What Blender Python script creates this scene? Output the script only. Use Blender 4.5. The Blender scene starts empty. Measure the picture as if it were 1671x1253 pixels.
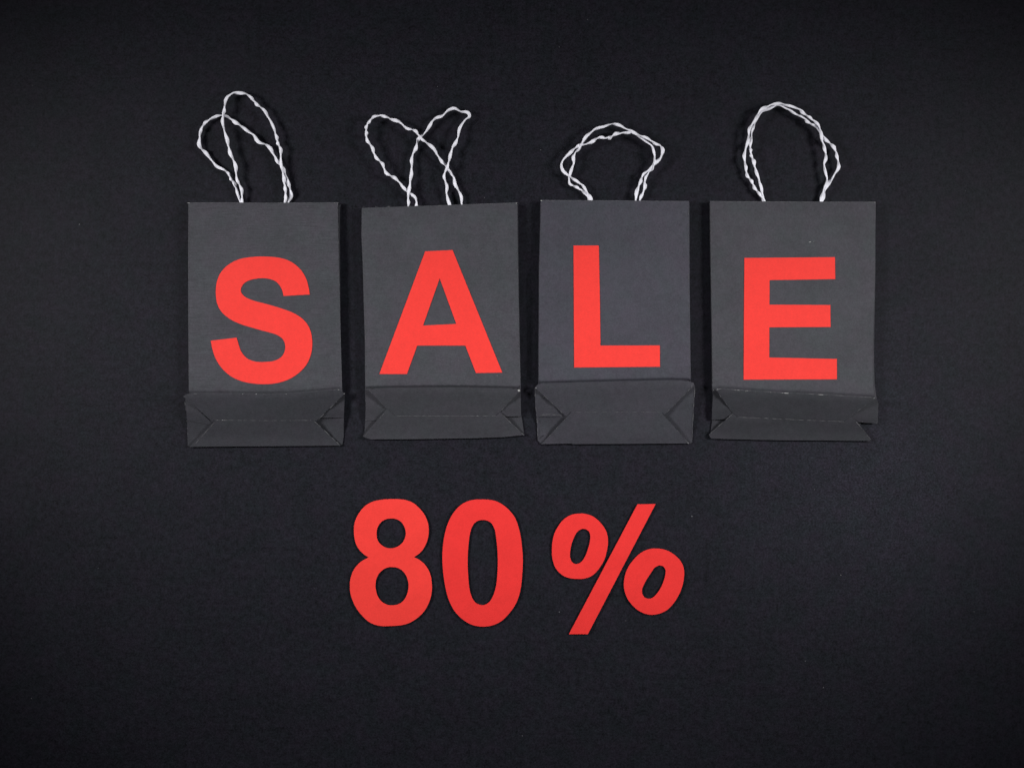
import bpy, bmesh, math, random
import numpy as np
from mathutils import Vector, noise
from mathutils.geometry import delaunay_2d_cdt

random.seed(7)
sc = bpy.context.scene
COL = sc.collection

# ---------------------------------------------------------------- camera
K = 0.0005            # metres on the table per photograph pixel
H = 1.25              # camera height above the table
W_PX, H_PX = 1671.0, 1253.0
cam_d = bpy.data.cameras.new("camera")
cam_d.sensor_width = 36.0
cam_d.lens = 36.0 * H / (W_PX * K)
cam_d.clip_start = 0.05
cam_d.clip_end = 50
cam = bpy.data.objects.new("camera", cam_d)
COL.objects.link(cam)
cam.location = (0, 0, H)
sc.camera = cam

# ---------------------------------------------------------------- world, lights, exposure
world = bpy.data.worlds.new("World")
sc.world = world
world.use_nodes = True
bg = world.node_tree.nodes["Background"]
bg.inputs[0].default_value = (0.80, 0.87, 1.0, 1)
bg.inputs[1].default_value = 0.006

def softbox(name, loc, target, size, power, color, spread=180):
    d = bpy.data.lights.new(name, 'AREA')
    d.shape = 'RECTANGLE'
    d.size, d.size_y = size
    d.energy = power
    d.color = color
    d.spread = math.radians(spread)
    o = bpy.data.objects.new(name, d)
    COL.objects.link(o)
    o.location = loc
    o.rotation_euler = (Vector(target) - Vector(loc)).to_track_quat('-Z', 'Y').to_euler()
    return o

softbox("softbox_lamp", (-0.86, 0.21, 0.59), (0.04, -0.055, 0), (0.24, 0.24), 1.45, (1.0, 0.985, 0.97), 60)
softbox("softbox_lamp", (0.86, 0.19, 0.59), (-0.04, -0.065, 0), (0.24, 0.24), 1.50, (1.0, 0.985, 0.97), 60)
softbox("overhead_fill", (0.40, -0.11, 1.70), (0.20, -0.05, 0), (1.30, 0.34), 0.28, (0.94, 0.965, 1.0), 100)  # added fill for a soft glow on the card, no known lamp

vs = sc.view_settings
vs.view_transform = 'Standard'
vs.look = 'None'
vs.exposure = 0.0
vs.gamma = 1.0

# ---------------------------------------------------------------- measuring
def spot(px, py, z=0.0):
    """table point (metres) of a measured photo point whose height above the table is z metres"""
    f = K * (1 - z / H)
    return Vector(((px - W_PX / 2) * f, -(py - H_PX / 2) * f, z))

def zoomed(x0, y0, s, pts):
    return [(x0 + a / s, y0 + b / s) for a, b in pts]

S5, S3, S4 = 1671 / 300, 1253 / 330, 1542 / 320

# ---------------------------------------------------------------- materials
def nodes(m):
    m.use_nodes = True
    nt = m.node_tree
    return nt, nt.nodes, nt.links, nt.nodes["Principled BSDF"]

def paper(name, base, rough=0.7, spec=0.3, grain=0.25, blotch=0.12, lines=0.0, bump=0.15,
          specks=0.0, speck_col=(0.35, 0.35, 0.36), grain_scale=1500, tint=0.0, sheen=0.0, offs=0.0, rub=0.0):
    m = bpy.data.materials.new(name)
    nt, N, L, p = nodes(m)
    p.inputs["Roughness"].default_value = rough
    p.inputs["Specular IOR Level"].default_value = spec
    if sheen:
        p.inputs["Sheen Weight"].default_value = sheen
        p.inputs["Sheen Roughness"].default_value = 0.5
    tc = N.new("ShaderNodeTexCoord")
    mp = N.new("ShaderNodeMapping")
    mp.inputs["Location"].default_value = (offs, offs * 0.7, 0)
    L.new(tc.outputs["Object"], mp.inputs[0])
    def nz(scale, detail=2, rough=0.6, vec=None):
        n = N.new("ShaderNodeTexNoise")
        n.inputs["Scale"].default_value = scale
        n.inputs["Detail"].default_value = detail
        n.inputs["Roughness"].default_value = rough
        L.new(vec or mp.outputs[0], n.inputs["Vector"])
        return n
    def math_(op, a, b=None, c=None, clamp=False):
        n = N.new("ShaderNodeMath")
        n.operation = op
        n.use_clamp = clamp
        for i, v in enumerate((a, b, c)):
            if v is None: continue
            if isinstance(v, (int, float)): n.inputs[i].default_value = v
            else: L.new(v, n.inputs[i])
        return n.outputs[0]
    g1 = nz(grain_scale, 2, 0.7).outputs[0]
    g2 = nz(grain_scale * 0.33, 2, 0.6).outputs[0]
    b1 = nz(28, 4, 0.6).outputs[0]
    g = math_('ADD', math_('MULTIPLY', math_('SUBTRACT', g1, 0.5), 2.6 * grain),
              math_('MULTIPLY', math_('SUBTRACT', g2, 0.5), 1.6 * grain))
    f = math_('ADD', math_('ADD', g, math_('MULTIPLY', math_('SUBTRACT', b1, 0.5), 2 * blotch)), 1.0)
    hgt = g1
    if lines:
        # laid lines: noise stretched along the width of the sheet
        mp2 = N.new("ShaderNodeMapping")
        mp2.inputs["Scale"].default_value = (0.05, 1.0, 1.0)
        mp2.inputs["Location"].default_value = (offs, offs, 0)
        L.new(tc.outputs["Object"], mp2.inputs[0])
        ln = nz(1500, 1, 0.5, mp2.outputs[0]).outputs[0]
        amt = nz(14, 2, 0.5).outputs[0]
        ln2 = math_('MULTIPLY', math_('SUBTRACT', ln, 0.5), math_('MULTIPLY', amt, 4 * lines))
        f = math_('ADD', f, ln2)
        hgt = math_('ADD', g1, math_('MULTIPLY', ln, 1.2 * min(1, lines * 4)))
    if rub:
        # a scuffed patch of the card: rubbed paler where it has been handled
        d = N.new("ShaderNodeVectorMath"); d.operation = 'DISTANCE'
        L.new(tc.outputs["Object"], d.inputs[0]); d.inputs[1].default_value = (0.30, -0.085, 0)
        patch = math_('SUBTRACT', 1.0, math_('MULTIPLY', d.outputs["Value"], 1 / 0.16), clamp=True)
        mott = nz(70, 5, 0.7).outputs[0]
        f = math_('ADD', f, math_('MULTIPLY', math_('MULTIPLY', patch, mott), 2 * rub))
        f = math_('MULTIPLY', f, math_('ADD', 1.0, math_('MULTIPLY', math_('MULTIPLY', patch, math_('SUBTRACT', g1, 0.5)), 1.5)))
    f = math_('MAXIMUM', f, 0.1)
    mul = N.new("ShaderNodeVectorMath")
    mul.operation = 'SCALE'
    mul.inputs[0].default_value = base
    L.new(f, mul.inputs["Scale"])
    col = mul.outputs[0]
    if tint:
        # faint drift between warm and cool dye
        t = nz(55, 3, 0.6).outputs[0]
        mx = N.new("ShaderNodeMix"); mx.data_type = 'RGBA'; mx.blend_type = 'MULTIPLY'
        mx.inputs[0].default_value = 1.0
        cr = N.new("ShaderNodeValToRGB")
        cr.color_ramp.elements[0].position = 0.35
        cr.color_ramp.elements[0].color = (1 - tint, 1 + 0.2 * tint, 1 + 0.1 * tint, 1)
        cr.color_ramp.elements[1].position = 0.65
        cr.color_ramp.elements[1].color = (1 + tint, 1 - 0.4 * tint, 1 + tint, 1)
        L.new(t, cr.inputs[0])
        L.new(col, mx.inputs[6]); L.new(cr.outputs[0], mx.inputs[7])
        col = mx.outputs[2]
    if specks:
        v = N.new("ShaderNodeTexVoronoi")
        v.inputs["Scale"].default_value = 130
        L.new(mp.outputs[0], v.inputs["Vector"])
        sep = N.new("ShaderNodeSeparateColor")
        L.new(v.outputs["Color"], sep.inputs[0])
        near = math_('LESS_THAN', v.outputs["Distance"], math_('MULTIPLY', sep.outputs[1], 0.075))
        pick = math_('LESS_THAN', sep.outputs[0], specks)
        mx = N.new("ShaderNodeMix"); mx.data_type = 'RGBA'
        L.new(math_('MULTIPLY', math_('MULTIPLY', near, pick), math_('MULTIPLY', sep.outputs[2], 0.8)), mx.inputs[0])
        L.new(col, mx.inputs[6]); mx.inputs[7].default_value = (*speck_col, 1)
        col = mx.outputs[2]
    L.new(col, p.inputs["Base Color"])
    if bump:
        bn = N.new("ShaderNodeBump")
        bn.inputs["Strength"].default_value = bump
        bn.inputs["Distance"].default_value = 0.0004
        L.new(hgt, bn.inputs["Height"])
        L.new(bn.outputs[0], p.inputs["Normal"])
    return m

M_TABLE = paper("black_card", (0.0098, 0.0100, 0.0136), rough=0.55, spec=0.10, grain=0.85, blotch=0.25,
                bump=0.06, specks=0.12, speck_col=(0.10, 0.10, 0.11), grain_scale=640, tint=0.10, rub=0.5)
M_BAG = [paper("bag_paper", c, rough=0.75, spec=0.25, grain=0.26, blotch=0.22,
               lines=l, bump=0.22, specks=0.035, speck_col=(0.2, 0.2, 0.2), grain_scale=720, tint=0.05, offs=o)
         for c, l, o in (((0.0440, 0.0445, 0.0520), 0.24, 0.3), ((0.0448, 0.0454, 0.0530), 0.12, 1.1),
                         ((0.0440, 0.0440, 0.0555), 0.03, 2.7), ((0.0448, 0.0454, 0.0525), 0.03, 4.9))]
M_BASE_SHADED = [paper("shaded_bag_paper", c, rough=0.75, spec=0.2, grain=0.26, blotch=0.2,  # shade of the folded bottoms put into a darker base colour
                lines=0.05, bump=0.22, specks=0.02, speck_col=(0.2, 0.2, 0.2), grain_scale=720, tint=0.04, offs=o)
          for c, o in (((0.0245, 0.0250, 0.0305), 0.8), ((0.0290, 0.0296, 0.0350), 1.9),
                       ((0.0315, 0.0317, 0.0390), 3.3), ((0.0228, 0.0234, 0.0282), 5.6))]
M_INNER = paper("bag_inner_paper", (0.030, 0.030, 0.033), grain=0.15, bump=0.1)
M_RED = paper("red_paper", (0.735, 0.0385, 0.0310), rough=0.7, spec=0.2, grain=0.09, blotch=0.05, bump=0.12, grain_scale=700)
M_RED2 = paper("deep_red_paper", (0.69, 0.0275, 0.0255), rough=0.7, spec=0.2, grain=0.09, blotch=0.06, bump=0.12, grain_scale=700)
M_CORD = paper("white_paper_cord", (0.78, 0.78, 0.86), rough=0.6, spec=0.3, grain=0.16, blotch=0.06, bump=0.3, grain_scale=2200)
M_WORN = paper("worn_white_edge", (0.30, 0.30, 0.30), grain=0.4, bump=0.0)
M_FAINT = paper("faint_edge_highlight", (0.078, 0.079, 0.086), grain=0.4, bump=0.0)  # edge highlights of folds and seams, painted as thin pale strips
M_DUST = paper("pale_dust", (0.14, 0.14, 0.145), grain=0.3, bump=0.0)

# ---------------------------------------------------------------- shape helpers
def smooth_loop(pts, closed=True, step=2.5, corner=38):
    """Catmull-Rom through the points; sharp turns stay sharp"""
    n = len(pts)
    P = [Vector(p) for p in pts]
    def is_corner(i):
        if not closed and i in (0, n - 1): return True
        a = P[i] - P[i - 1]; b = P[(i + 1) % n] - P[i]
        return math.degrees(a.angle(b, 0)) > corner
    cor = [is_corner(i) for i in range(n)]
    out = []
    for i in range(n if closed else n - 1):
        j = (i + 1) % n
        p1, p2 = P[i], P[j]
        p0 = P[i - 1] if not cor[i] else p1 - (p2 - p1)
        p3 = P[(j + 1) % n] if not cor[j] else p2 + (p2 - p1)
        if cor[i] and cor[j]:
            f = lambda t: p1.lerp(p2, t)
        else:
            def f(t, p0=p0, p1=p1, p2=p2, p3=p3):
                return 0.5 * ((2 * p1) + (p2 - p0) * t + (2 * p0 - 5 * p1 + 4 * p2 - p3) * t * t + (3 * p1 - p0 - 3 * p2 + p3) * t ** 3)
        m = max(1, int((p2 - p1).length / step))
        for k in range(m):
            out.append(f(k / m))
    if not closed: out.append(P[-1])
    return [tuple(p) for p in out]

def inside(px, loops):
    """even-odd test for many points"""
    px = np.asarray(px, float)
    r = np.zeros(len(px), bool)
    for lp in loops:
        a = np.asarray(lp, float); b = np.roll(a, -1, axis=0)
        for (x1, y1), (x2, y2) in zip(a, b):
            if y1 == y2: continue
            c = ((px[:, 1] < y1) != (px[:, 1] < y2))
            xi = (x2 - x1) * (px[:, 1] - y1) / (y2 - y1) + x1
            r ^= c & (px[:, 0] < xi)
    return r

def link(name, me, mat, parent=None, label=None):
    me.materials.append(mat)
    o = bpy.data.objects.new(name, me)
    COL.objects.link(o)
    if parent:
        o.parent = parent
        o.matrix_parent_inverse.identity()
    if label: o["label"] = label
    return o

def sheet(name, loops, zf, thick, mat, origin, parent=None, label=None, grid=7.0, step=6.0, sm=False, extra=None):
    """a sheet of paper: outline(s) in photo measure, height zf(px,py), real thickness"""
    lps = []
    for lp in loops:
        if sm: q = smooth_loop(lp, True, 2.5)
        else: q = smooth_loop(lp, True, step, corner=-1)
        lps.append(q)
    verts, edges = [], []
    for q in lps:
        s = len(verts)
        verts += q
        edges += [(s + i, s + (i + 1) % len(q)) for i in range(len(q))]
    A = np.array(verts)
    (x0, y0), (x1, y1) = A.min(0), A.max(0)
    if grid:
        gx = np.arange(x0 + grid / 2, x1, grid); gy = np.arange(y0 + grid / 2, y1, grid)
        G = np.array([(x + (grid / 2 if k % 2 else 0), y) for k, y in enumerate(gy) for x in gx])
        if len(G):
            G = G[inside(G, lps)]
            if len(G):
                d = np.full(len(G), 1e9)
                for v in A: d = np.minimum(d, np.hypot(G[:, 0] - v[0], G[:, 1] - v[1]))
                G = G[d > min(grid * 0.5, 2.5)]
                verts = verts + [tuple(g) for g in G]
    if extra:
        X = np.array(extra)
        verts = verts + [tuple(g) for g in X[inside(X, lps)]]
    V, E, F, *_ = delaunay_2d_cdt([Vector(v) for v in verts], edges, [], 0, 1e-5)
    V = [tuple(v) for v in V]
    C = np.array([[sum(V[i][k] for i in f) / 3 for k in (0, 1)] for f in F])
    keep = inside(C, lps)
    F = [f for f, k in zip(F, keep) if k]
    bm = bmesh.new()
    top, bot = [], []
    for x, y in V:
        z = zf(x, y)
        p = spot(x, y, z) - origin
        top.append(bm.verts.new(p))
        bot.append(bm.verts.new((p.x, p.y, p.z - thick)))
    cnt = {}
    for f in F:
        a, b, c = f
        area = (V[b][0] - V[a][0]) * (V[c][1] - V[a][1]) - (V[b][1] - V[a][1]) * (V[c][0] - V[a][0])
        if area > 0: b, c = c, b      # photo y runs down: flip so that the top faces up
        ft = bm.faces.new((top[a], top[b], top[c])); ft.smooth = True
        fb = bm.faces.new((bot[a], bot[c], bot[b])); fb.smooth = True
        for e in ((a, b), (b, c), (c, a)): cnt[e] = 1
    for (a, b) in list(cnt):
        if (b, a) not in cnt:
            bm.faces.new((top[b], top[a], bot[a], bot[b]))
            for l in (top, bot):
                e = bm.edges.get((l[a], l[b]))
                if e: e.smooth = False
    for v in [v for v in bm.verts if not v.link_faces]: bm.verts.remove(v)
    me = bpy.data.meshes.new(name)
    bm.to_mesh(me); bm.free()
    return link(name, me, mat, parent, label)

def interp(poly, y):
    """x on a polyline running down the photo at height y"""
    ys = [p[1] for p in poly]; xs = [p[0] for p in poly]
    return float(np.interp(y, ys, xs))

def strip(name, lines, mat, origin, parent):
    """a gusset: quads between successive 3-D lines"""
    bm = bmesh.new()
    rows = [[bm.verts.new(spot(*p) - origin) for p in ln] for ln in lines]
    for r0, r1 in zip(rows, rows[1:]):
        for i in range(len(r0) - 1):
            bm.faces.new((r0[i], r0[i + 1], r1[i + 1], r1[i]))
    bmesh.ops.solidify(bm, geom=bm.faces[:], thickness=0.0002)
    me = bpy.data.meshes.new(name); bm.to_mesh(me); bm.free()
    return link(name, me, mat, parent)

def cord(name, pts, zs, origin, parent, seed, a=2.55, b=1.2, period=44.0):
    """twisted paper cord: a flattened section that turns as it runs along the path"""
    rnd = random.Random(seed)
    path = smooth_loop(pts, False, 1.6, corner=400)
    n = len(path)
    # heights, given at evenly spaced fractions of the length
    s = [0.0]
    for i in range(1, n): s.append(s[-1] + math.dist(path[i], path[i - 1]))
    L = s[-1]
    fr = np.linspace(0, L, len(zs))
    bm = bmesh.new()
    NS = 12
    rings = []
    ph = rnd.random() * 6.28
    for i in range(n):
        x, y = path[i]
        z = float(np.interp(s[i], fr, zs)) + 0.0002 * noise.noise((s[i] / 14, seed, 0))
        t0 = path[max(0, i - 1)]; t1 = path[min(n - 1, i + 1)]
        tx, ty = t1[0] - t0[0], t1[1] - t0[1]
        l = math.hypot(tx, ty) or 1
        nx, ny = -ty / l, tx / l
        per = period * (1 + 0.95 * noise.noise((s[i] / 38, seed * 3.1, 2)))
        if i: ph += 2 * math.pi * (s[i] - s[i - 1]) / per
        aa = a * (1 + 0.45 * noise.noise((s[i] / 17, seed * 1.7, 5)))
        bb = b * (1 + 0.25 * noise.noise((s[i] / 11, seed * 2.3, 9)))
        ox = 0.75 * math.cos(ph); oz = 0.6 * math.sin(ph)
        ring = []
        for k in range(NS):
            th = 2 * math.pi * k / NS
            r = 1 + 0.16 * math.cos(3 * th) + 0.05 * rnd.uniform(-1, 1)
            u, v = aa * r * math.cos(th), bb * r * math.sin(th)
            lat = u * math.cos(ph) - v * math.sin(ph) + ox
            hz = u * math.sin(ph) + v * math.cos(ph) + oz
            p = spot(x + nx * lat, y + ny * lat, max(0.0004, z + hz * K))
            ring.append(bm.verts.new(p - origin))
        rings.append(ring)
    for r0, r1 in zip(rings, rings[1:]):
        for k in range(NS):
            f = bm.faces.new((r0[k], r0[(k + 1) % NS], r1[(k + 1) % NS], r1[k])); f.smooth = True
    bm.faces.new(rings[0][::-1]); bm.faces.new(rings[-1])
    bmesh.ops.recalc_face_normals(bm, faces=bm.faces[:])
    me = bpy.data.meshes.new(name); bm.to_mesh(me); bm.free()
    return link(name, me, M_CORD, parent)

def wear_or_highlight(lines, mat, origin, parent, name, seed):
    """rubbed flecks and painted edge highlights along folds: lines of (points, height function, width px, cover 0..1)"""
    rnd = random.Random(seed)
    bm = bmesh.new()
    for li, (pts, zf, w, cover) in enumerate(lines):
        q = smooth_loop(pts, False, 1.0, corner=-1)
        prev = None
        for k, (x, y) in enumerate(q):
            n = 0.5 + 0.75 * noise.noise((k / 7.0, seed + li * 3.3, 0)) + 0.35 * noise.noise((k / 2.2, seed + li * 3.3, 4))
            a_ = max(0.0, min(1.0, (n - (1 - cover)) / max(0.25, cover)))
            if k in (0, len(q) - 1): a_ *= 0.3
            if a_ < 0.05:
                prev = None
                continue
            t0, t1 = q[max(0, k - 1)], q[min(len(q) - 1, k + 1)]
            l = math.dist(t0, t1) or 1
            nx, ny = -(t1[1] - t0[1]) / l, (t1[0] - t0[0]) / l
            h = 0.5 * w * a_
            z = zf(x, y) + 0.00018
            cur = [bm.verts.new(spot(x + nx * h, y + ny * h, z) - origin),
                   bm.verts.new(spot(x - nx * h, y - ny * h, z) - origin)]
            if prev: bm.faces.new((prev[0], prev[1], cur[1], cur[0]))
            prev = cur
    for v in [v for v in bm.verts if not v.link_faces]: bm.verts.remove(v)
    bmesh.ops.recalc_face_normals(bm, faces=bm.faces[:])
    for f in bm.faces:
        if f.normal.z < 0: f.normal_flip()
    me = bpy.data.meshes.new(name); bm.to_mesh(me); bm.free()
    o = link(name, me, mat, parent)
    o["kind"] = "stuff"
    return o

# ---------------------------------------------------------------- table
def make_table():
    bm = bmesh.new()
    bmesh.ops.create_grid(bm, x_segments=60, y_segments=60, size=1.6)
    for v in bm.verts:
        v.co.z = -0.0001 + 0.00005 * noise.noise((v.co.x * 6, v.co.y * 6, 1))
    for f in bm.faces: f.smooth = True
    me = bpy.data.meshes.new("tabletop"); bm.to_mesh(me); bm.free()
    o = link("tabletop", me, M_TABLE)
    o["kind"] = "structure"
make_table()

# ---------------------------------------------------------------- bags
MM = 0.001
GROUP = "paper bags spelling a word"

def bag(idx, label, front, back, letter_loops, letter_smooth, letter_label, flap, handles, worn_pale, faint_highlight, tilt=1.0, gap=2.6):
    left, right = front["left"], front["right"]
    top = front["top"]
    ytop = sum(p[1] for p in top) / len(top)
    fl_top = flap["top"]
    ybot = flap["ybot"]
    cx = (left[0][0] + right[0][0]) / 2
    origin = spot(cx, ybot, 0)
    root = bpy.data.objects.new("paper_bag", None)
    COL.objects.link(root)
    root.location = origin
    root.empty_display_size = 0.05
    root["label"] = label; root["category"] = "bag"; root["group"] = GROUP
    mat = M_BAG[idx]
    xm = (left[0][0] + right[0][0]) / 2
    hw = (right[0][0] - left[0][0]) / 2

    def fold_y(x):
        return float(np.interp(x, [p[0] for p in fl_top], [p[1] for p in fl_top]))
    def zfront(x, y):
        u = (x - xm) / hw
        t = (y - ytop) / (640 - ytop)
        z = 6.6 - 0.9 * abs(u) ** 3 + 0.35 * math.sin(min(1, max(0, t)) * math.pi)
        z += 0.42 * noise.noise((x / 75 + idx * 9, y / 75, 0)) + 0.10 * noise.noise((x / 26, y / 26 + idx * 5, 3))
        fy = fold_y(x)
        over = max(0, y - fy + 12)
        dip = min(1.0, max(0.0, (y - fy + 4.5) / 4.0))
        z -= over * 0.045 * tilt + gap * dip
        return max(z, 1.6) * MM
    def zup(x, y):
        d = max(0.0, y - fold_y(x))
        roll = max(0.0, 1 - d / 4.5)
        return zfront(x, fold_y(x)) + (4.9 - 0.8 * roll * roll - d * 0.105 * tilt + 0.27 * noise.noise((x / 40, y / 22, idx + 20.0))) * MM
    yseam = flap["yseam"]
    def zlow(x, y):
        d = max(0.0, y - yseam)
        base = zfront(x, fold_y(x)) + (4.9 - (yseam - fold_y(xm)) * 0.105 * tilt + 0.9) * MM
        e = max(0.0, y - (ybot - 9))
        return max(2.6 * MM, base + (-d * 0.105 * tilt - 0.02 * e * e + 0.27 * noise.noise((x / 40, y / 22, idx + 30.0))) * MM)
    def zcorner(x, y):
        return min(zup(x, y), zlow(x, y) + 0.2 * MM) - 0.9 * MM

    # back panel and front panel (the front runs on underneath the folded bottom)
    yb = max(fold_y(left[-1][0]), fold_y(right[-1][0])) + 14
    fo = top + [p for p in right if top[-1][1] + 3 < p[1] < yb - 4] + [(right[-1][0] - 5, yb), (left[-1][0] + 5, yb)] \
        + [p for p in reversed(left) if top[0][1] + 3 < p[1] < yb - 4]
    bo = [(top[0][0] - back["l"], top[0][1] + back["t"]), (top[-1][0] + back["r"], top[-1][1] + back["t"])] \
        + [(p[0] + back["r"] * back.get("rt", 1) * (1 - k / len(right)) + back.get("rb", 1) * k / len(right), p[1]) for k, p in enumerate(right) if p[1] > top[-1][1] + 8] \
        + [(right[-1][0] - back.get('br', 3), ybot - 6), (left[-1][0] + back.get('bl', 3), ybot - 6)] \
        + [(p[0] - back["l"], p[1]) for p in reversed(left) if p[1] > top[0][1] + 8]
    sheet("back_panel", [bo], lambda x, y: (0.75 + 0.15 * noise.noise((x / 50, y / 50, idx))) * MM, 0.3 * MM, mat, origin, root, grid=14)
    crease = [(x, fold_y(x) + dy) for x in np.arange(left[0][0] - 5, right[0][0] + 8, 3.0) for dy in (-6.5, -4.5, -2.5, -0.5, 2.0)]
    sheet("front_panel", [fo], zfront, 0.32 * MM, mat, origin, root, grid=7, extra=crease)
    # side gussets, folded inwards between the panels
    for edge, sg in ((left, 1), (right, -1)):
        ys = np.linspace(ytop + 4, yb - 4, 26)
        l1 = [(interp(edge, y) + sg * 1.2, y, zfront(interp(edge, y), y) - 0.4 * MM) for y in ys]
        l2 = [(interp(edge, y) + sg * (13 + 3 * noise.noise((y / 60, idx, sg))), y, 3.2 * MM) for y in ys]
        l3 = [(interp(edge, y) + sg * 1.0, y, 0.9 * MM) for y in ys]
        strip("side_gusset", [l1, l2, l3], M_INNER if False else mat, origin, root)
    # folded bottom
    sheet("bottom_flap", [flap["upper"]], zup, 0.32 * MM, M_BASE_SHADED[idx], origin, root, grid=6)
    sheet("bottom_flap", [flap["lower"]], zlow, 0.32 * MM, M_BASE_SHADED[idx], origin, root, grid=6)
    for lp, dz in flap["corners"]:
        sheet("corner_fold", [lp], (lambda d: lambda x, y: max(0.9 * MM, zcorner(x, y) + d(x, y) * MM))(dz), 0.3 * MM, M_BASE_SHADED[idx], origin, root, grid=5)
    # letter glued on the front
    sheet("letter", letter_loops, lambda x, y: zfront(x, y) + 0.34 * MM, 0.20 * MM, M_RED, origin, root, letter_label,
          grid=7, sm=letter_smooth)
    # handles
    for k, (pts, zs) in enumerate(handles):
        cord("handle", pts, [z * MM for z in zs], origin, root, idx * 2 + k + 1)
    zs = {"front": zfront, "up": zup, "low": zlow, "corner": zcorner}
    if worn_pale: wear_or_highlight([(p, zs[z], w, c) for p, z, w, c in worn_pale], M_WORN, origin, root, "wear_highlight_edge", idx + 50)
    if faint_highlight: wear_or_highlight([(p, zs[z], w, c) for p, z, w, c in faint_highlight], M_FAINT, origin, root, "wear_highlight_edge", idx + 80)  # painted edge highlights
    return root

flat = lambda x, y: 0.0

# ---- S
Z = lambda pts: zoomed(290, 580, S5, pts)
Hh = lambda pts: zoomed(290, 130, S5, pts)
S_loop = zoomed(290, 310, S3, [(818,648),(812,610),(800,562),(780,520),(755,487),(720,457),(680,435),(630,421),(580,415),(530,413),(470,415),(420,421),(375,432),(335,450),(300,475),(268,510),(248,550),(238,595),(236,640),(241,690),(255,730),(280,765),(310,790),(345,812),(400,835),(460,853),(520,870),(580,886),(615,898),(645,918),(660,940),(666,970),(662,1000),(650,1025),(628,1045),(595,1059),(560,1064),(515,1066),(475,1062),(440,1049),(412,1027),(390,995),(378,960),(372,938),(365,915),(205,934),(212,975),(225,1020),(243,1060),(270,1100),(305,1135),(345,1163),(390,1182),(440,1195),(490,1201),(540,1203),(590,1200),(640,1190),(690,1172),(735,1145),(775,1110),(805,1070),(825,1020),(833,970),(832,920),(825,880),(808,840),(780,805),(745,778),(700,755),(650,737),(590,718),(530,702),(470,686),(430,670),(405,652),(392,632),(392,610),(402,590),(420,572),(450,558),(490,550),(530,547),(570,552),(600,563),(622,580),(640,605),(650,632),(656,657)])
top1 = Z([(48,375),(75,352),(100,347),(400,347),(800,352),(1050,345),(1250,328),(1470,310),(1520,345)])
bag(0, "dark grey paper bag with the red letter S, its folded bottom uneven along the top",
    dict(top=[(307.4,330.6),(370,330.3),(430,331),(500,330.6),(551.5,330.3)],
         left=[(307.4,330.6),(307.0,420),(307.2,520),(307.8,600),(308.2,645)],
         right=[(551.5,330.3),(551.0,339),(552,389),(553.4,442),(555.0,520),(557.4,600),(558.6,645)]),
    dict(l=-1, r=5.0, t=4, rt=1.0, rb=-3.0, br=8),
    [S_loop], True, "red paper letter S",
    dict(top=top1, yseam=685, ybot=728,
         upper=top1 + Z([(1268,588),(1255,612),(900,625),(360,625),(318,607),(70,385)]),
         lower=Z([(345,586),(600,588),(900,590),(1235,587),(1256,608),(1480,818),(1100,822),(600,826),(135,830),(115,832),(108,828)]),
         corners=[
             (Z([(66,378),(330,630),(330,640),(84,588),(76,480)]), lambda x, y: 0.35),
             (Z([(85,584),(340,584),(360,640),(140,832),(112,832),(90,815)]), lambda x, y: -0.15),
             (Z([(1518,346),(1514,450),(1510,566),(1260,566),(1240,620)]), lambda x, y: 0.0),
             (Z([(1510,556),(1240,575),(1240,640),(1470,826),(1497,808),(1508,740)]), lambda x, y: -1.3 + 0.030 * max(0, x - 530) + 0.5 * math.sin((x * 0.8 + y) / 9)),
         ]),
    [(Hh([(600,1190),(590,1115),(575,1000),(535,880),(515,760),(475,650),(450,570),(425,470),(410,350),(420,270),(450,170),(500,125),(555,117),(620,130),(680,185),(770,270),(820,340),(875,430),(893,520),(930,630),(940,740),(955,830),(963,920),(982,1000),(972,1115),(968,1190)]),
      [4.2,5.5,7,8,8,7,7,6.5,6.5,6,5,4.2]),
     (Hh([(590,1190),(570,1115),(548,1030),(490,910),(430,825),(350,780),(300,725),(250,670),(205,610),(200,540),(205,460),(250,400),(310,350),(370,325),(440,340),(510,375),(560,410),(620,465),(690,505),(740,565),(810,600),(870,680),(935,780),(985,880),(1015,960),(1025,1050),(1004,1115),(1004,1190)]),
      [2.6,3,3.5,3.5,4,4.5,4.5,4.5,4.5,4,3.2,2.6])],
    [(Z([(140,350),(600,350),(1000,351),(1250,330)]), "up", 0.8, 0.16), (Z([(1455,312),(1475,311)]), "up", 1.6, 1), (Z([(1500,350),(1520,346)]), "up", 1.8, 1),
     (Z([(345,588),(400,588),(470,589)]), "low", 0.9, 0.55), (Z([(110,583),(200,583),(290,588)]), "corner", 0.8, 0.3),
     ([(305,331.5),(309.5,331.5)], "front", 1.3, 0.8), ([(545,331.2),(552,331.2)], "front", 1.4, 0.9), ([(551,332),(551,336)], "front", 1.0, 0.8)],
    [(Z([(345,588),(700,591),(1000,591),(1230,589)]), "low", 0.9, 0.75), (Z([(350,592),(240,712),(140,826)]), "low", 1.1, 0.85), (Z([(1236,592),(1360,706),(1478,818)]), "low", 1.1, 0.85),
     (Z([(60,380),(72,480),(85,600),(95,800)]), "corner", 1.0, 0.5), (top1[2:8], "up", 0.7, 0.45), (Z([(1515,350),(1270,590)]), "up", 0.8, 0.5),
     ([(308,331.2),(430,331.6),(550,331.2)], "front", 0.9, 0.7), ([(307.8,335),(307.6,420),(308,630)], "front", 0.8, 0.6), ([(551,340),(552,389),(554.6,520),(557,630)], "front", 0.9, 0.5)],
    tilt=1.05, gap=1.3)

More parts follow.
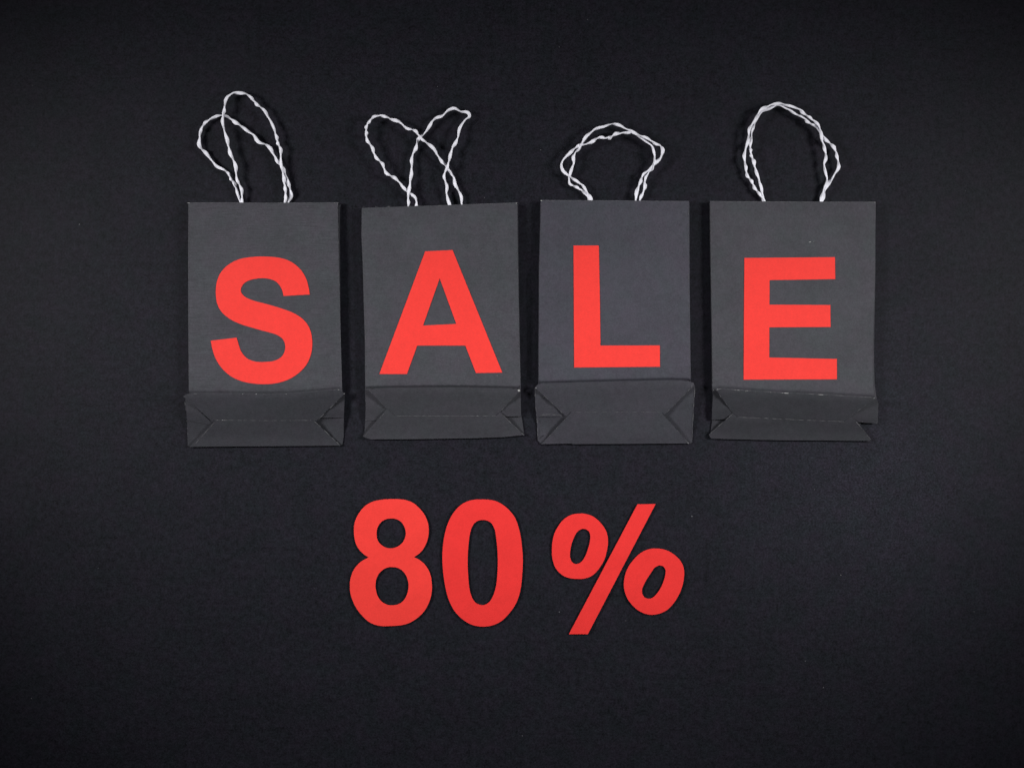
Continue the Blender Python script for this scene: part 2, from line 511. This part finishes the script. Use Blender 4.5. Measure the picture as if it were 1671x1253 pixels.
# ---- A
Z = lambda pts: zoomed(570, 580, S5, pts)
Hh = lambda pts: zoomed(570, 150, S5, pts)
Q = lambda pts: zoomed(570, 310, S3, pts)
top2 = Z([(168,306),(400,298),(640,296),(900,293),(1200,297),(1540,306),(1556,314)])
bag(1, "dark grey paper bag with the red letter A, tilted slightly with crossed handles",
    dict(top=Q([(78,112),(300,105),(560,96),(820,86),(1040,78)]),
         left=Q([(78,112),(76,280),(85,480),(92,750),(98,950),(100,1260)]),
         right=Q([(1040,78),(1042,300),(1047,600),(1053,900),(1060,1180),(1062,1262)])),
    dict(l=0.5, r=1.5, t=3, rb=0),
    [Q([(470,381),(640,373),(948,1131),(785,1134),(719,964),(421,964),(357,1140),(186,1140)]), Q([(560,548),(663,830),(457,840)])], False, "red paper letter A",
    dict(top=top2, yseam=678.5, ybot=715,
         upper=top2 + Z([(1545,326),(1365,515),(1335,560),(1320,590),(420,590),(398,548),(340,485)]),
         lower=Z([(340,486),(372,512),(412,549),(700,548),(1000,548),(1340,546),(1368,514),(1590,722),(1400,742),(1100,752),(600,760),(200,762),(160,752),(124,735)]),
         corners=[
             (Z([(165,305),(150,312),(145,330),(150,450),(145,592),(255,592),(380,500)]), lambda x, y: -0.1),
             (Z([(145,580),(260,582),(400,500),(400,600),(180,758),(122,735),(138,700)]), lambda x, y: -0.7),
             (Z([(1556,314),(1556,340),(1562,552),(1420,556),(1330,530)]), lambda x, y: 0.1),
             (Z([(1564,545),(1400,540),(1350,600),(1585,730),(1590,720),(1576,620)]), lambda x, y: -2.0 + 0.016 * max(0, (y - 680)) * 2),
         ]),
    [(Hh([(618,1100),(615,1035),(600,970),(540,920),(490,860),(440,810),(340,735),(295,655),(230,570),(200,500),(155,410),(155,340),(175,275),(230,230),(295,215),(345,230),(390,258),(460,280),(510,320),(590,355),(650,415),(720,480),(770,530),(810,590),(865,655),(910,730),(950,780),(970,850),(1005,930),(1022,1020),(1024,1100)]),
      [4.4,5,6.5,7.5,8,8,7.5,7.5,7.0,4.0,3.2,4.2]),
     (Hh([(545,1100),(536,1035),(535,960),(550,880),(555,780),(570,660),(575,580),(605,500),(635,430),(690,370),(730,300),(775,250),(840,225),(900,165),(955,145),(1010,180),(1070,193),(1088,225),(1050,260),(1010,330),(985,420),(940,500),(920,590),(885,690),(865,760),(882,860),(885,930),(915,1020),(930,1100)]),
      [3.5,6.5,4.0,3.5,4,5,6,6,6.5,7,4.5,3.6])],
    [([(841,332),(844,331.5)], "front", 1.6, 1), (Z([(1528,318),(1550,312)]), "up", 2.2, 1), (Z([(1535,325),(1552,318)]), "up", 1.8, 0.8), (Z([(1078,290),(1086,302)]), "up", 0.8, 0.8),
     (Z([(900,548),(1180,549)]), "low", 0.7, 0.35), (Z([(1240,182),(1400,182)]), "front", 0.7, 0.15), (Z([(140,585),(155,588)]), "corner", 1.2, 0.7)],
    [(Z([(430,551),(700,550),(1000,550),(1335,549)]), "low", 0.9, 0.9), (Z([(345,490),(250,610),(140,735)]), "low", 0.8, 0.35), (Z([(1374,520),(1480,625),(1588,722)]), "low", 1.1, 0.8),
     (Z([(178,312),(260,395),(390,545)]), "up", 0.9, 0.55), (Z([(1540,330),(1368,515)]), "up", 0.9, 0.7), ([(592,338),(700,336),(843,332)], "front", 0.9, 0.7),
     (Q([(84,120),(82,280),(90,480),(98,750),(104,1180)]), "front", 0.9, 0.6), (Q([(1036,90),(1039,300),(1044,600),(1056,1160)]), "front", 0.8, 0.5), (Z([(146,330),(152,450),(147,580)]), "corner", 0.9, 0.5)],
    tilt=0.8)

# ---- L
Z = lambda pts: zoomed(860, 580, S5, pts)
Hh = lambda pts: zoomed(860, 170, S5, pts)
Q = lambda pts: zoomed(860, 310, S3, pts)
top3 = Z([(70,295),(90,270),(115,258),(500,247),(900,237),(1300,228),(1470,232),(1515,250),(1528,278)])
bag(2, "dark grey paper bag with the red letter L and a wide squarely folded bottom",
    dict(top=Q([(86,62),(350,64),(560,65),(800,68),(1003,69)]),
         left=Q([(86,62),(84,200),(76,480),(75,800),(73,1000),(73,1240)]),
         right=Q([(1003,69),(1004,330),(1006,600),(1010,900),(1014,1200),(1015,1240)])),
    dict(l=1, r=1, t=3, rb=0),
    [Q([(288,345),(445,345),(452,700),(455,964),(823,963),(824,1095),(292,1100)])], False, "red paper letter L",
    dict(top=top3, yseam=673, ybot=723,
         upper=top3 + Z([(1520,264),(1243,543),(1225,560),(1210,600),(420,600),(402,560),(362,560),(95,312)]),
         lower=Z([(405,514),(700,513),(1000,513),(1218,512),(1243,546),(1470,798),(900,803),(420,805),(400,800),(130,805),(360,560)]),
         corners=[
             (Z([(70,295),(98,310),(440,600),(300,560),(88,556),(76,440)]), lambda x, y: -0.35 + 0.35 * math.sin((x + 0.9 * y) / 7.0)),
             (Z([(88,545),(300,545),(430,530),(430,620),(150,806),(128,808),(98,770)]), lambda x, y: -1.0 - 0.5 * math.sin((y - 680) / 11.0)),
             (Z([(1528,278),(1520,264),(1200,560),(1200,600),(1466,806),(1500,792),(1514,500)]), lambda x, y: -1.9 + 0.016 * max(0, (x - 1080)) * 2),
             (Z([(98,772),(130,808),(190,752),(215,716),(160,722)]), lambda x, y: 0.15 + 0.3 * math.sin(x / 4)),
         ]),
    [(Hh([(596,950),(578,875),(545,800),(515,745),(440,700),(385,655),(330,600),(315,540),(350,480),(410,420),(480,380),(550,360),(640,312),(730,308),(830,270),(910,258),(960,250),(1000,285),(1060,330),(1120,368),(1150,405),(1160,470),(1150,540),(1105,600),(1050,655),(1020,730),(988,870),(980,950)]),
      [3.6,4.5,5.5,7,7,7,7.5,7,7,6.5,5,3.6]),
     (Hh([(580,950),(562,875),(532,805),(430,750),(385,705),(390,620),(425,540),(430,460),(470,400),(510,340),(560,280),(630,220),(700,200),(770,183),(840,200),(910,230),(960,247),(1030,290),(1100,320),(1160,352),(1210,378),(1228,425),(1210,500),(1150,560),(1105,620),(1070,700),(1066,760),(1048,830),(1024,875),(1015,950)]),
      [3.0,3.5,5,6,8.5,8.5,8,8.5,8.5,5.5,4,3.0])],
    [(Z([(1480,284),(1518,258)]), "up", 1.0, 0.6), ([(882,327.6),(885,327.6)], "front", 1.8, 1), ([(1121,329.4),(1124,329.4)], "front", 1.3, 1), (Z([(1450,790),(1470,796)]), "low", 1.0, 0.7), (Z([(75,300),(90,290)]), "up", 1.2, 0.6)],
    [(Z([(410,516),(700,515),(1215,514)]), "low", 0.6, 0.75), (Z([(1247,552),(1360,675),(1466,794)]), "low", 1.0, 0.7), (Z([(362,564),(250,682),(140,800)]), "low", 0.9, 0.6), (Z([(100,312),(230,435),(355,556)]), "up", 0.9, 0.7), (Z([(1516,268),(1248,540)]), "up", 0.9, 0.7),
     (Z([(110,542),(200,535),(320,545)]), "corner", 1.0, 0.6), (Z([(80,435),(155,375)]), "corner", 0.9, 0.6), (Z([(72,300),(77,440),(92,600),(99,770)]), "corner", 1.1, 0.7), (Z([(1526,290),(1513,500),(1498,785)]), "corner", 1.1, 0.7), (Z([(105,772),(150,728),(205,716)]), "corner", 1.1, 0.7),
     (Q([(90,67),(350,68),(600,69),(1000,73)]), "front", 0.9, 0.8), (Q([(88,90),(86,200),(79,480),(78,800),(76,1160)]), "front", 0.8, 0.55), (Q([(1000,90),(1002,600),(1010,1150)]), "front", 0.8, 0.5)],
    tilt=0.6)

# ---- E
Z = lambda pts: zoomed(1150, 580, S5, pts)
Hh = lambda pts: zoomed(1150, 150, S5, pts)
Q = lambda pts: zoomed(1150, 310, S3, pts)
top4 = Z([(75,320),(100,306),(130,302),(400,320),(750,342),(1100,356),(1300,370),(1545,383),(1566,400),(1580,435)])
bag(3, "dark grey paper bag with the red letter E, one bottom corner fold sticking out sideways",
    dict(top=Q([(33,69),(300,71),(560,72),(800,73),(1060,73)]),
         left=Q([(33,69),(35,300),(40,600),(43,800),(46,1000),(48,1230)]),
         right=Q([(1060,73),(1057,300),(1055,500),(1051,640),(1045,800),(1040,1000),(1041,1200),(1052,1290)])),
    dict(l=1, r=-0.5, t=4, rb=4, br=36, bl=12),
    [Q([(246,422),(807,417),(809,553),(402,559),(401,711),(778,713),(780,849),(400,851),(400,1038),(819,1047),(819,1173),(241,1175),(243,800)])], False, "red paper letter E",
    dict(top=top4, yseam=684, ybot=719,
         upper=top4[1:8] + Z([(1545,392),(1318,556),(1320,620),(300,600),(290,557),(255,526)]),
         lower=Z([(257,527),(292,557),(600,570),(1000,588),(1270,599),(1300,575),(1330,558),(1390,604),(1510,760),(1505,777),(1100,772),(700,770),(300,762),(62,755),(44,735),(39,716)]),
         corners=[
             (Z([(75,320),(100,308),(130,330),(330,560),(210,579),(64,584),(70,450)]), lambda x, y: 0.5),
             (Z([(70,560),(240,560),(330,560),(300,640),(74,748),(50,722),(60,650)]), lambda x, y: -6.0),
             (Z([(1545,384),(1566,400),(1580,436),(1574,530),(1571,618),(1480,612),(1390,604),(1280,590),(1300,540)]), lambda x, y: 0.2),
         ]),
    [(Hh([(565,1060),(545,990),(490,925),(450,860),(390,760),(368,680),(365,580),(375,500),(395,420),(412,335),(452,260),(500,182),(560,142),(620,112),(680,103),(740,125),(810,145),(870,165),(930,220),(970,250),(1030,290),(1050,360),(1060,430),(1090,500),(1100,580),(1085,660),(1105,740),(1110,810),(1085,880),(1062,990),(1056,1060)]),
      [3.4,4,5,7,8,9,9,8.5,8,6.5,5,3.6]),
     (Hh([(555,1060),(538,990),(525,930),(500,840),(485,760),(450,670),(430,590),(412,520),(425,440),(428,345),(466,262),(510,192),(580,150),(670,122),(740,152),(800,180),(850,215),(910,245),(960,290),(1020,330),(1070,400),(1130,460),(1190,540),(1210,610),(1210,690),(1180,750),(1130,840),(1085,910),(1066,990),(1058,1060)]),
      [3.0,3.5,5,5,6,7.5,7,7,6,5,4,3.0])],
    [(Z([(78,318),(125,306)]), "up", 2.0, 0.9), (Z([(85,323),(120,312)]), "up", 1.4, 0.6), (Z([(130,304),(400,322),(750,344),(1100,358)]), "up", 0.6, 0.3), (Z([(720,342),(765,344)]), "up", 1.5, 0.9), (Z([(366,318),(374,330)]), "up", 1.0, 1),
     (Z([(1525,388),(1552,386)]), "up", 2.0, 1), ([(1426,330.4),(1429,330.4)], "front", 1.9, 1), (Z([(1425,600),(1440,602)]), "corner", 1.2, 1),
     (Q([(645,325),(660,320),(668,323)]), "front", 1.0, 0.6), (Q([(672,318),(680,322)]), "front", 1.0, 0.6)],
    [(Z([(300,560),(600,573),(900,587),(1268,601)]), "low", 0.9, 0.9), (Z([(255,530),(150,620),(44,715)]), "low", 1.1, 0.8), (Z([(1336,564),(1400,630),(1508,765)]), "low", 1.0, 0.7), (Z([(105,320),(180,420),(282,552)]), "up", 0.9, 0.5), (Z([(1542,394),(1320,554)]), "up", 0.8, 0.5), (top4[2:8], "up", 0.9, 0.8),
     (Z([(1578,440),(1573,530),(1570,612)]), "corner", 1.0, 0.8), (Z([(1395,602),(1480,610),(1568,616)]), "corner", 1.0, 0.8), (Z([(66,470),(64,580)]), "corner", 0.9, 0.6),
     (Q([(38,73),(560,76),(1055,77)]), "front", 0.9, 0.8), (Q([(38,80),(39,300),(44,600),(50,1000),(52,1200)]), "front", 0.9, 0.7)],
    tilt=1.1, gap=1.2)

# ---------------------------------------------------------------- loose paper figures on the table
D8 = lambda pts: zoomed(550, 790, S4, pts)
DP = lambda pts: zoomed(870, 790, 4.818, pts)

def figure(name, loops, label, cat, seed, z0=1.3, curl=0.5, sm=True, mat=M_RED2, group="cut-out red paper figures"):
    A = np.array(loops[0])
    cx, cy = A.mean(0)
    origin = spot(cx, cy, 0)
    def zf(x, y):
        return (z0 + curl * noise.noise((x / 45, y / 45, seed)) + curl * 0.5 * (abs(y - cy) / 100) ** 2) * MM
    o = sheet(name, loops, zf, 0.3 * MM, mat, origin, sm=sm, grid=7)
    o.location = origin
    o["label"] = label; o["category"] = cat; o["group"] = group
    return o

eight = [D8([(440,116),(500,118),(550,126),(600,148),(645,185),(685,235),(712,295),(721,350),(718,405),(705,455),(680,505),(645,545),(605,571),(650,595),(690,630),(720,675),(738,725),(746,790),(744,850),(730,910),(700,975),(660,1025),(610,1065),(560,1092),(500,1107),(430,1113),(360,1114),(300,1103),(250,1080),(205,1040),(160,985),(125,920),(105,855),(101,800),(105,745),(122,690),(150,645),(190,606),(248,574),(205,545),(165,500),(143,450),(133,390),(134,330),(145,280),(170,230),(205,185),(245,153),(295,132),(350,121),(395,117)]),
         D8([(430,268),(470,275),(505,297),(530,335),(540,380),(534,420),(515,458),(480,487),(435,502),(390,499),(350,478),(322,445),(311,400),(314,355),(330,318),(355,290),(390,273)]),
         D8([(440,650),(480,658),(515,680),(545,720),(560,770),(561,815),(550,865),(525,910),(490,938),(440,950),(390,944),(350,920),(320,880),(305,830),(303,780),(312,735),(335,695),(370,665),(405,652)])]
zero = [D8([(1140,119),(1200,122),(1255,135),(1310,165),(1360,210),(1400,265),(1425,330),(1442,400),(1453,480),(1460,560),(1460,640),(1455,720),(1447,800),(1432,870),(1405,940),(1365,1000),(1310,1060),(1255,1095),(1200,1113),(1140,1118),(1085,1110),(1035,1092),(980,1055),(930,1003),(895,945),(868,875),(850,800),(838,720),(830,640),(828,560),(833,480),(845,400),(862,335),(888,270),(925,212),(970,165),(1025,134),(1080,121)]),
        D8([(1145,280),(1185,287),(1215,308),(1238,350),(1250,410),(1260,500),(1264,590),(1262,680),(1255,770),(1240,840),(1215,900),(1185,935),(1147,949),(1105,940),(1075,913),(1050,860),(1037,790),(1030,700),(1027,610),(1030,520),(1040,420),(1055,350),(1080,306),(1110,286)])]
ring_a = [DP([(365,230),(410,232),(455,245),(500,273),(545,320),(575,370),(587,420),(588,470),(578,530),(560,590),(530,645),(490,695),(450,725),(405,740),(350,743),(295,738),(245,722),(200,688),(170,645),(152,585),(147,520),(152,450),(168,385),(200,325),(245,272),(300,240)]),
          DP([(395,350),(425,358),(443,378),(450,410),(445,455),(432,505),(412,560),(388,600),(360,622),(330,626),(305,610),(291,575),(290,540),(297,490),(312,440),(335,390),(362,360)])]
slash = [DP([(820,157),(963,155),(430,1177),(281,1177)])]
ring_b = [DP([(965,504),(1020,510),(1075,530),(1130,570),(1170,620),(1187,680),(1184,745),(1170,810),(1140,880),(1100,940),(1055,985),(1000,1013),(935,1025),(880,1016),(830,992),(780,950),(740,895),(720,840),(713,790),(720,725),(740,665),(775,610),(820,560),(870,525),(920,508)]),
          DP([(990,636),(1020,642),(1040,668),(1040,705),(1028,755),(1005,810),(972,860),(940,890),(905,899),(875,888),(858,858),(858,820),(875,780),(900,735),(930,690),(955,655)])]
figure("paper_digit", eight, "red paper cut-out digit 8 lying below the bag with A", "paper digit", 3, mat=M_RED)
figure("paper_digit", zero, "red paper cut-out digit 0 between the 8 and the percent sign", "paper digit", 5)
figure("percent_ring", ring_a, "small red paper ring at the upper left of the percent slash", "paper ring", 8)
figure("percent_slash", slash, "slanted red paper bar of the percent sign between two rings", "paper bar", 11, sm=False)
figure("percent_ring", ring_b, "small red paper ring at the lower right of the percent slash", "paper ring", 14)

# ---------------------------------------------------------------- lint and dust on the black card
def dust():
    rnd = random.Random(21)
    bm = bmesh.new()
    def crumb(px, py, r):
        c = spot(px, py, 0.0004)
        bmesh.ops.create_icosphere(bm, subdivisions=1, radius=1.0)
        vs_ = bm.verts[-12:] if False else list(bm.verts)[-42:]
        a = rnd.random() * 3.14
        sx, sy = r * rnd.uniform(0.6, 1.6), r * rnd.uniform(0.4, 0.9)
        for v in vs_:
            x, y, z = v.co
            x, y = x * sx, y * sy
            v.co = (c.x + x * math.cos(a) - y * math.sin(a), c.y + x * math.sin(a) + y * math.cos(a), max(0.0001, c.z + z * r * 0.5))
    for k in range(420):
        crumb(rnd.uniform(10, 1660), rnd.uniform(10, 1245), 0.00010 + 0.00022 * rnd.random() ** 3)
    for px, py in ((1574,137),(1619,168),(819,89),(1396,160),(1408,796),(1372,938)):
        crumb(px, py, 0.00045)
    me = bpy.data.meshes.new("dust"); bm.to_mesh(me); bm.free()
    o = link("dust", me, M_DUST)
    o["kind"] = "stuff"; o["label"] = "tiny pale specks of dust on the black card"
dust()
